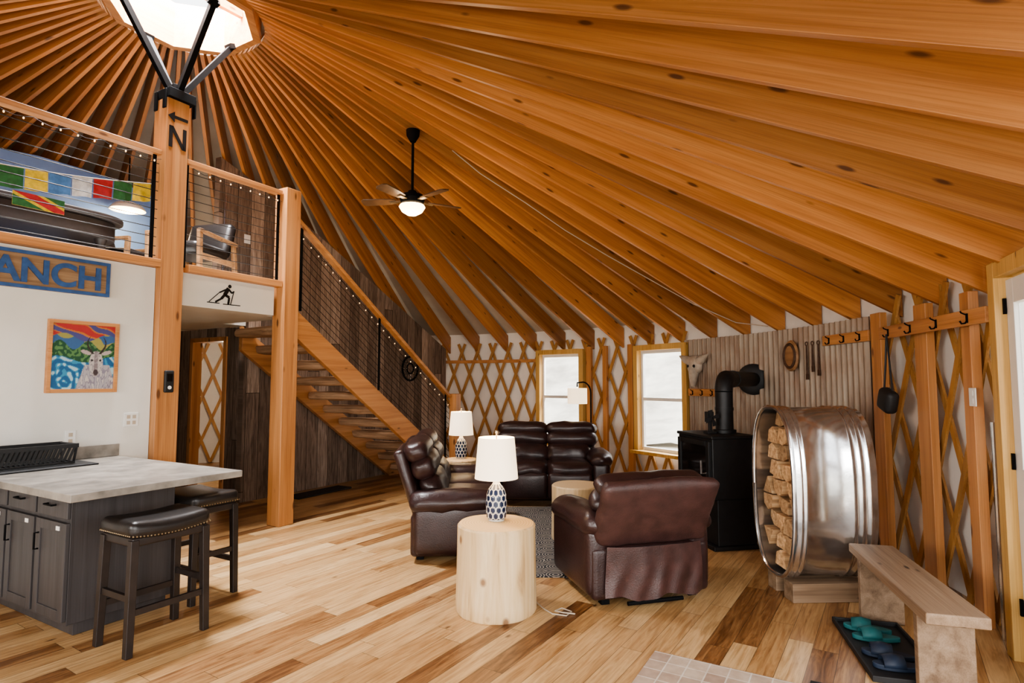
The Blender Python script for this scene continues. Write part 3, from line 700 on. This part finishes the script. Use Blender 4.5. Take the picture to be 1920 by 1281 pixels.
m=MB(); pts=[(.17,4.22,.01),(.22,4.10,.006),(.27,4.02,.006),(.36,3.99,.006),(.40,4.06,.006),(.34,4.12,.006),(.29,4.07,.006),(.34,4.02,.014),(.42,4.02,.006)]
m.tube(pts,.005,6); o=m.build('power_cord',M['cordm']); tag(o,'pale lamp cord lying curled on the floor beside the large stump','cord')
# ---------------------------------------------------------------- wood stove and pipe
st=thing('wood_stove','tall black wood stove with glass door beside the steel tank','stove',(2.005,5.82,0),R_(-90+11.5))
w,d=.65,.46
m=MB(); m.box((0,0,.74),(w,d,.56)); m.box((0,0,1.03),(w+.03,d+.03,.03)); m.build('firebox',M['stove'],st,bevel=.01)
m=MB(); m.box((0,.02,.25),(w-.03,d-.06,.42)); m.box((0,0,.02),(w,d,.04)); m.build('pedestal',M['stove'],st,bevel=.008)
m=MB(); 
for x in (-.27,.27): m.box((x,-.24,.76),(.06,.03,.46))
for z in (.55,.97): m.box((0,-.24,z),(.48,.03,.05))
dr=m.build('door',M['stove'],st,bevel=.005)
m=MB(); m.box((0,-.236,.76),(.48,.012,.37)); m.build('glass',M['glass_dark'],dr)
m=MB(); m.tube([(.26,-.26,.70),(.26,-.31,.70),(.26,-.31,.82)],.011,8); m.build('handle',M['galv'],dr)
sp=thing('stove_pipe','black stovepipe with elbow going into the corrugated metal wall','pipe',(2.1,5.84,1.046))
we=pol(6.34,wphi(1412,6.34),1.57); e=we-Vector((2.1,5.84,1.046)); hd=Vector((e.x,e.y,0)).normalized()
arc=[Vector((0,0,.40))+hd*(.13-.13*math.cos(a))+Vector((0,0,.13*math.sin(a))) for a in [pi/2*i/6 for i in range(7)]]
m=MB(); m.lathe([(0,0),(.11,0),(.11,.03),(.085,.035),(.085,.22),(.09,.22),(.09,.25),(.085,.25),(.085,.40),(0,.40)],28); m.build('riser',M['stove'],sp)
m=MB(); m.tube(arc,.086,24); m.build('elbow',M['stove'],sp,sharp=1.2)
m=MB(); m.tube([arc[-1],Vector((e.x,e.y,arc[-1].z))],.084,24); 
q1=arc[-1]+hd*.25; m.tube([q1,q1+hd*.03],.09,24); m.build('flue',M['stove'],sp)
m=MB(); q2=Vector((e.x,e.y,arc[-1].z)); m.tube([q2-hd*.05,q2-hd*.02,q2],[.13,.19,.19],28); m.build('wall_flange',M['stove'],sp)
sf=thing('stove_fan','small black heat fan standing on top of the wood stove','fan',(1.93,5.76,1.046),.3)
m=MB(); m.box((0,0,.01),(.10,.08,.02)); m.box((0,0,.10),(.03,.03,.18))
for x in (-.03,-.015,.015,.03): m.box((x,.01,.16),(.006,.06,.10))
m.build('base',M['matte'],sf,bevel=.003)
for k in range(4):
    m=MB(); a=k*pi/2+.4; m.prism([(.01,-.012),(.075,-.03),(.085,.02),(.01,.012)],0,.003,Matrix.Translation((0,-.04,.15))@Mx@Matrix.Rotation(a,4,'Z')); m.build('blade',M['matte'],sf)
# ---------------------------------------------------------------- stock tank with logs
TA=R_(2.5); DEP=.60
tk=thing('stock_tank','galvanised oval stock tank on its side holding split firewood','tank',(1.93,4.40,.14),TA)
def stad(r,hl,n=20):
    p=[]
    for i in range(2*n+2):
        a=2*pi*i/(2*n+2); c,s_=math.cos(a),math.sin(a)
        p.append((r*math.copysign(abs(c)**.74,c),(hl+r)*math.copysign(abs(s_)**.78,s_)))
    return p
THL=.305; zc=.615
def shell(m,secs):
    rings=[]
    for x,r in secs: rings.append([m.bm.verts.new((x,y,zc+z)) for y,z in stad(r,THL)])
    n=len(rings[0])
    for a,b in zip(rings,rings[1:]):
        for k in range(n): m.bm.faces.new((a[k],a[(k+1)%n],b[(k+1)%n],b[k]))
    return rings
secs=[(0,.300)]
for xc in (.05,.085,.42,.48,.54):
    secs+=[(xc-.016,.300),(xc-.006,.310),(xc+.006,.310),(xc+.016,.300)]
secs+=[(DEP-.01,.300),(DEP,.292),(DEP,.001)]
inner=[(DEP-.01,.001),(DEP-.01,.290),(0,.293)]
m=MB(); shell(m,secs); m.build('shell',M['galv'],tk,sharp=.9)
m=MB(); shell(m,inner[::-1]); m.build('lining',M['galv'],tk)
m=MB(); pts=[(0,y,zc+z) for y,z in stad(.300,THL)]; pts.append(pts[0]); m.tube(pts,.016,10); m.build('rim',M['galv'],tk)
protos=[]; SC=1.2
shapes=[[(-.062,-.05),(.062,-.045),(.045,.03),(.0,.052),(-.05,.02)],[(-.06,-.03),(-.01,-.052),(.06,-.04),(.03,.05),(-.04,.048)],[(-.062,-.048),(.06,-.05),(.0,.054)],
[(-.06,.05),(-.045,-.03),(.01,-.052),(.058,-.02),(.062,.045)],[(-.055,-.05),(.02,-.045),(.06,.0),(.05,.05),(-.062,.03)],[(-.062,.048),(.0,-.054),(.062,.05)]]
for k in range(6):
    m=MB(); m.prism([(x*SC,y*SC) for x,y in shapes[k]],0,.48,Matrix(((0,0,1,0),(1,0,0,0),(0,1,0,0),(0,0,0,1)))); protos.append(m)
meshes=[p.build('split_log',M['log'],bevel=.003) for p in protos]
used=set(); rz=TA; row=0; z=-.50; cnt=0
ax=Vector((math.cos(rz),math.sin(rz),0)); ay=Vector((-math.sin(rz),math.cos(rz),0)); b0=Vector((1.93,4.40,0))
while z<.53:
    zz=min(1,(abs(z)+.055)/.587); hw=.284*max(0,1-zz**(2/.78))**(.74/2)
    nn=max(1,int(2*hw/.150))
    for i in range(nn):
        y=(i-(nn-1)/2)*.153; kk=(cnt*5+row*2)%6
        if kk in used: o=meshes[kk].copy(); COL.objects.link(o)
        else: o=meshes[kk]; used.add(kk)
        o.location=b0+Vector((0,0,.14+zc+z))+ax*(.02+.07*random.random())+ay*y; o.rotation_euler=(0,0,rz)
        tag(o,'split firewood log stacked inside the galvanised tank','log','firewood in the steel tank'); cnt+=1
    z+=.1275; row+=1
for k,o in enumerate(meshes):
    if k not in used: bpy.data.objects.remove(o)
m=MB(); m.box((0,0,.066),(.62,.13,.132)); o=m.build('wood_block',M['bench2'],None,b0+ax*.34-ay*.12,rz,.006); tag(o,'long wooden block under the tank on the side nearer the bench','block')
m=MB(); m.box((0,0,.066),(.62,.13,.132)); o=m.build('wood_block',M['bench2'],None,b0+ax*.34+ay*.12,rz,.006); tag(o,'long wooden block under the tank on the side nearer the stove','block')
# ---------------------------------------------------------------- bench, tray, sandals
bA,bB=Vector((2.43,4.06,0)),Vector((2.10,2.84,0)); bd=(bB-bA); bl=bd.length; brz=math.atan2(bd.y,bd.x)
bn=thing('wooden_bench','rustic wooden plank bench along the right wall','bench',(bA+bB)/2,brz)
m=MB(); m.box((0,0,.422),(bl,.27,.056)); m.build('seat_plank',M['bench2'],bn,bevel=.008)
for s in (-1,1):
    m=MB(); m.box((s*(bl/2-.17),0,.197),(.05,.25,.393)); m.build('leg_board',M['bench2'],bn,bevel=.006)
m=MB(); m.box((0,0,.335),(bl-.40,.03,.10)); m.build('stretcher',M['bench2'],bn)
tc_=(bA+bB)/2+Matrix.Rotation(brz,3,'Z')@Vector((0,-.12,0)); ty=thing('boot_tray','black plastic boot tray on the floor partly under the bench','tray',tc_,brz)
m=MB(); m.box((0,0,.004),(.78,.36,.008)); m.build('tray_floor',M['matte'],ty)
m=MB()
for s in (-1,1): m.box((0,s*.18,.016),(.80,.014,.032)); m.box((s*.394,0,.016),(.014,.36,.032))
m.build('tray_rim',M['matte'],ty,bevel=.004)
def sandal_proto(mat):
    r=thing('sandal','','shoe'); sole=[(.13*math.cos(a)+.0,(.045+.008*math.cos(a))*math.sin(a)) for a in [2*pi*i/24 for i in range(24)]]
    m=MB(); m.prism(sole,0,.028); m.build('sole',mat,r,bevel=.006)
    m=MB(); rows=[]
    for a in range(9):
        t=pi*a/8; rows.append([m.bm.verts.new((x,.052*math.cos(t),.02+h*math.sin(t))) for x,h in ((-.02,.05),(.03,.058),(.085,.045))])
    for a in range(8):
        for b in range(2): m.bm.faces.new((rows[a][b],rows[a+1][b],rows[a+1][b+1],rows[a][b+1]))
    o=m.build('strap',mat,r); md=o.modifiers.new('s','SOLIDIFY'); md.thickness=.008; return r
sl=[('teal',-.27,-.06,1.35,'teal sandal at the far end of the boot tray'),('teal',-.14,-.05,1.6,'teal sandal in the boot tray, nearer than the other teal one'),
('navyfoam',.09,-.06,1.4,'navy sandal in the boot tray, the one next to the teal pair'),('navyfoam',.23,-.05,1.6,'navy sandal at the near end of the boot tray')]
pro={}
for mt_,x,y,a,lab in sl:
    if mt_ not in pro: o=pro[mt_]=sandal_proto(M[mt_])
    else: o=copy_tree(pro[mt_])
    d=Matrix.Rotation(brz,3,'Z')@Vector((x,y+.04,0)); o.location=tc_+d+Vector((0,0,.009)); o.rotation_euler=(0,0,brz+a+pi); tag(o,lab,'shoe','sandals on the boot tray')
# entry tile
m=MB(); m.box((0,0,.003),(1.7,1.25,.006)); o=m.build('floor_tile',M['tile'],None,Vector((.86,3.5,0))+Vector((.866,-.5,0))*.60+Vector((-.5,-.866,0))*.88,HR); struct(o)
m=MB(); m.rbox((0,0,.014),(.55,.75,.014),.006); o=m.build('door_mat',M['matte'],None,(1.72,2.70,0),HR); tag(o,'black doormat at the edge of the tiled entry','mat')
m=MB(); m.rbox((0,0,.012),(.95,.28,.024),.01); o=m.build('floor_mat',M['matte'],None,H(2.75,1.05,0),HR); tag(o,'long black mat on the floor under the stairs','mat')
# ---------------------------------------------------------------- windows
for i,(a0,a1,z0,z1) in enumerate(WIN):
    am=(a0+a1)/2; rr=6.40; wd=2*rr*math.tan((a1-a0)/2); hh=z1-z0
    T=struct(bpy.data.objects.new('window_%d'%(i+1),None)); COL.objects.link(T); T.location=pol(rr,am,z0); T.rotation_euler.z=am-pi/2
    m=MB()
    for x in (-wd/2,wd/2): m.box((x,0,hh/2),(.085,.17,hh+.08))
    m.box((0,0,hh),(wd-.085,.17,.085)); m.build('frame',M['casing'],T,bevel=.005)
    m=MB(); m.box((0,-.06,-.02),(wd+.12,.20,.05)); m.build('sill',M['casing'],T,bevel=.005)
    iw=wd-.085; m=MB()
    for x in (-iw/2+.022,iw/2-.022): m.box((x,.03,hh/2),(.044,.05,hh-.085))
    for z in (.03,hh/2,hh-.065): m.box((0,.03,z),(iw-.088,.05,.05))
    m.build('sash',M['white'],T,bevel=.003)
    for z in (.055+(hh/2-.08)/2,hh/2+.02+(hh/2-.1)/2): 
        m=MB(); m.box((0,.03,z),(iw-.088,.006,hh/2-.06)); m.build('pane',M['glass'],T)
# ---------------------------------------------------------------- corrugated sheet
a0,a1=corrA; m=MB(); N=520; g=[]
for i in range(N+1):
    a=a0+(a1-a0)*i/N; r=6.380+.022*math.sin((a-a0)*6.385/.088*2*pi); g.append([m.bm.verts.new((r*math.cos(a),r*math.sin(a),z)) for z in (0.0,1.0,2.14)])
for i in range(N):
    for j in range(2): m.bm.faces.new((g[i][j],g[i+1][j],g[i+1][j+1],g[i][j+1]))
o=m.build('corrugated_panel',M['corr'],None,HO,sharp=3); tag(o,'weathered corrugated metal sheet on the wall behind the stove','panel')
# studs
def stud(px,w,label,r=6.36,z1=2.14):
    a=wphi(px,r); m=MB(); m.box((0,0,z1/2),(w,.06,z1)); o=m.build('wall_stud',M['post'],None,pol(r,a),a-pi/2,.005); return tag(o,label,'post')
stud(1650,.15,'orange wall stud at the right edge of the corrugated sheet',6.33)
stud(1735,.17,'wide orange wall stud behind the middle of the bench',6.36)
stud(1822,.12,'orange wall stud with the white switch box, nearest the door')
stud(1105,.10,'orange wall stud just right of the left window',6.38)
stud(1135,.08,'thin orange wall stud midway between the two windows',6.38)
stud(1183,.10,'orange wall stud just left of the right window',6.38)
# hook rails
def hookrail(label,pa,pb,z,n,r=6.27):
    A,B=pol(r,wphi(pa,r),z),pol(r,wphi(pb,r),z); d=B-A; L=d.length; rz=math.atan2(d.y,d.x)
    T=thing('hook_rail',label,'coat rack',(A+B)/2,rz)
    m=MB(); m.box((0,0,0),(L,.022,.10)); m.build('rail_board',M['fir_x'],T,bevel=.004)
    for i in range(n):
        x=L*((i+.5)/n-.5); m=MB(); m.tube([(x,-.011,.015),(x,-.025,.02),(x,-.045,.03),(x,-.05,.04)],.005,8); m.tube([(x,-.011,-.015),(x,-.025,-.037),(x,-.045,-.04),(x,-.055,-.022)],.0055,8); m.box((x,-.014,-.005),(.018,.006,.06)); m.build('hook',M['black'],T)
    return T
hookrail('long wooden coat hook rail on the right wall near the door',1652,1856,1.955,4,6.30)
hookrail('short wooden hook rail at the top right of the corrugated sheet',1545,1632,1.96,3,6.340)
hookrail('small low hook strip on the corrugated sheet left of the stovepipe',1290,1345,1.40,3,6.340)
# things on the corrugated wall
a=wphi(1303,6.28); sk=thing('animal_skull','bleached animal skull with horn stubs hung on the corrugated metal','skull',pol(6.28,a,1.76),a-pi/2)
m=MB(); m.rbox((0,0,.02),(.22,.12,.22),.06,.02); m.tube([(0,-.01,-.02),(0,-.03,-.16),(0,-.04,-.28)],[.085,.06,.03],14); m.build('cranium',M['bone'],sk,sharp=1.2)
for s in (-1,1):
    m=MB(); m.tube([(s*.06,0,.06),(s*.17,-.01,.10),(s*.27,-.03,.15)],[.07,.055,.012],10); m.build('horn',M['bone'],sk)
    m=MB(); m.lathe([(0,0),(.024,0),(.02,.006),(0,.007)],14,(s*.055,-.072,.0),Matrix.Rotation(pi/2,3,'X')); m.build('eye_socket',M['matte'],sk)
a=wphi(1487,6.33); o=thing('wood_slice','round brown wooden plaque with a raised rim on the corrugated metal','decoration',pol(6.33,a,1.83),a-pi/2)
m=MB(); m.lathe([(0,0),(.115,0),(.125,.02),(.115,.04),(.06,.045),(0,.05)],28,(0,0,0),Matrix.Diagonal((1,1,1.35))@Matrix.Rotation(pi/2,3,'X'),wob=.06); m.build('slice',M['bench'],o)
m=MB(); m.tube([(.095*math.cos(t),-.043,.128*math.sin(t)) for t in [2*pi*i/28 for i in range(29)]],.016,8); m.build('rim',M['rust'],o)
for px,ln,lab in ((1513,.30,'longest rusty iron tool hanging on the corrugated metal right of the wood slice'),(1524,.22,'middle rusty iron tool hanging on the corrugated metal beside the hook rail'),(1535,.26,'rusty iron tool hanging closest to the short hook rail')):
    a=wphi(px,6.34); m=MB(); m.tube([(0,0,0),(0,0,-ln)],[.008,.012],8); m.tube([(.02*math.cos(t),0,.02+.02*math.sin(t)) for t in [2*pi*i/12 for i in range(13)]],.005,6); m.box((0,0,-ln-.03),(.035,.012,.06))
    o=m.build('iron_tool',M['rust'],None,pol(6.34,a,1.93),a-pi/2); tag(o,lab,'tool','iron tools on the corrugated metal')
o=thing('metal_wreath','dark spoked metal ring hung on the barnwood wall at the stair foot','decoration',H(5.05,1.37,1.78),HR)
m=MB(); m.tube([(.21*math.cos(2*pi*i/32),0,.21*math.sin(2*pi*i/32)) for i in range(33)],.018,8); m.tube([(.09*math.cos(2*pi*i/20),0,.09*math.sin(2*pi*i/20)) for i in range(21)],.014,8); m.build('ring',M['black'],o)
for k in range(8):
    t=k*pi/4; m=MB(); m.tube([(.09*math.cos(t),0,.09*math.sin(t)),(.21*math.cos(t),0,.21*math.sin(t))],.01,6); m.lathe([(0,-.014),(.02,0),(0,.014)],10,(.15*math.cos(t),-.01,.15*math.sin(t))); m.build('spoke',M['galv'],o)
a=wphi(1664,6.18); hb=thing('hanging_bag','small black bag hanging by its strap from the hook rail','bag',pol(6.18,a,1.40),a-pi/2)
m=MB(); m.rbox((0,-.01,0),(.17,.09,.17),.03,.01,Matrix.Rotation(.35,3,'Y')); m.build('body',M['matte'],hb)
m=MB(); m.tube([(-.07,0,.08),(-.03,.0,.3),(0,.0,.52),(.03,0,.3),(.06,0,.05)],.008,6); m.build('strap',M['matte'],hb)
a=wphi(1820,6.32); plate('light_switch','white switch box on the wall stud beside the door',0,0,0,.085,a-pi/2,pol(6.325,a,1.45),cat='switch')
a=wphi(1856,6.36); m=MB(); m.tube([(0,0,0),(0,0,1.30)],.016,10); o=m.build('conduit_pipe',M['galv'],None,pol(6.36,a,0)); tag(o,'grey vertical conduit on the wall beside the door frame','pipe')
# ---------------------------------------------------------------- door right
a0,a1=DOORA; A,B=pol(6.36,a1),pol(6.36,a0); d=B-A; L=d.length; rz=math.atan2(d.y,d.x)
T=struct(bpy.data.objects.new('door_1',None)); COL.objects.link(T); T.location=(A+B)/2; T.rotation_euler.z=rz
m=MB()
for x in (-L/2+.045,L/2-.045): m.box((x,0,1.12),(.10,.16,2.24))
m.box((0,0,2.19),(L-.19,.16,.09)); m.build('frame',M['casing'],T,bevel=.005)
lw=L-.20; m=MB()
for x in (-lw/2+.05,lw/2-.05): m.box((x,0,1.07),(.10,.05,2.12))
m.box((0,0,.30),(lw-.2,.05,.58)); m.box((0,0,2.06),(lw-.2,.05,.14)); m.box((0,-.005,1.02),(lw-.2,.05,.10))
lf=m.build('leaf',M['white'],T,bevel=.004)
m=MB(); m.box((0,0,1.29),(lw-.2,.012,1.40)); m.build('glass',M['glass'],lf)
for z in (.3,1.1,1.98):
    m=MB(); m.box((-lw/2,-.035,z),(.030,.014,.09)); m.build('hinge',M['black'],lf)
# ---------------------------------------------------------------- ceiling fan
fn=thing('ceiling_fan','dark five-blade ceiling fan with glowing glass bowl','ceiling fan',(-1.08,6.23,3.50),.5)
zt=roofz(math.hypot(-1.08-CX,6.23-CY))-3.50
m=MB(); m.lathe([(0,zt-.13),(.03,zt-.13),(.07,zt-.06),(.075,zt-.0),(0,zt)],24); m.build('canopy',M['black'],fn)
m=MB(); m.tube([(0,0,.08),(0,0,zt-.12)],.015,10); m.build('rod',M['black'],fn)
m=MB(); m.lathe([(0,.11),(.04,.11),(.06,.08),(.12,.06),(.135,.02),(.12,-.03),(.07,-.05),(0,-.05)],28); m.build('motor',M['black'],fn)
m=MB(); m.lathe([(0,-.16),(.05,-.155),(.11,-.12),(.14,-.07),(.13,-.05),(0,-.05)],28); m.build('light_bowl',M['glow'],fn)
for k in range(5):
    a=2*pi*k/5; Rm=Matrix.Rotation(a,4,'Z')@Matrix.Rotation(.2,4,'X')
    m=MB(); m.prism([(.18,-.045),(.3,-.06),(.53,-.068),(.56,-.04),(.56,.04),(.53,.068),(.3,.06),(.18,.045)],-.005,.005,Rm); b=m.build('blade',M['fanwood'],fn)
    m=MB(); v=Rm@Vector((.24,0,-.01)); u=Matrix.Rotation(a,4,'Z')@Vector((.10,0,-.005)); m.bar(u,v,.05,.012); m.build('blade_arm',M['brass'],b)
m=MB(); m.tube([roof_hit(x,y,.02) for x,y in ((848,282),(900,325),(985,380),(1060,432),(1140,480),(1220,525),(1300,570),(1380,605),(1440,612))],.006,6); o=m.build('electric_cord',M['cordm']); tag(o,'thin pale electric cord running across the underside of the rafters','cord')
# ---------------------------------------------------------------- light
wd=bpy.data.worlds.new('World'); S.world=wd; wd.use_nodes=True; bg=wd.node_tree.nodes['Background']
bg.inputs[0].default_value=(.96,.98,1,1); bg.inputs[1].default_value=2.0
def area(name,loc,tgt,sx,sy,e,c=(1,1,1),shape='RECTANGLE'):
    l=bpy.data.lights.new(name,'AREA'); l.energy=e; l.shape=shape; l.size=sx
    if shape=='RECTANGLE': l.size_y=sy
    l.color=c; o=bpy.data.objects.new(name,l); COL.objects.link(o); o.location=loc
    o.rotation_euler=(Vector(tgt)-Vector(loc)).to_track_quat('-Z','Y').to_euler(); return o
area('entry_daylight',(.9,-2.4,1.9),(.8,4.5,.2),3.0,1.6,120,(1,.97,.92))
area('right_wall_fill',(-4.4,-1.3,1.9),(3.2,4.6,.6),1.8,1.2,190,(1,.97,.93))  # added fill lamp from the left to brighten the right wall, no window there
area('skylight_daylight',(CX,CY,6.2),(CX+.6,CY+.2,0),1.35,1.35,780,(.97,.98,1),'DISK')
for i,(a0,a1,z0,z1) in enumerate(WIN):
    am=(a0+a1)/2; area('window_daylight',pol(7.7,am,3.1),pol(5.0,am,.0),.9,.6,160,(.97,.98,1))
def pt(name,loc,e,c=(1,.75,.48),r=.06):
    l=bpy.data.lights.new(name,'POINT'); l.energy=e; l.color=c; l.shadow_soft_size=r; o=bpy.data.objects.new(name,l); COL.objects.link(o); o.location=loc
pt('fan_light',(-1.08,6.23,3.26),16)
pt('passage_light',H(2.7,3.0,1.9),38,(1,.85,.65),.15)
pt('loft_light',H(.62,2.1,3.54),13)
cam=bpy.data.cameras.new('Camera'); cam.sensor_width=36; cam.lens=36*F/1920; cam.clip_start=.02
co=bpy.data.objects.new('Camera',cam); COL.objects.link(co); co.location=(0,0,CAMZ); co.rotation_euler=(pi/2+PITCH,0,0); S.camera=co
try:
    S.view_settings.view_transform='AgX'; S.view_settings.exposure=.9; S.view_settings.look='AgX - Medium High Contrast'
except Exception as ex: print(ex)
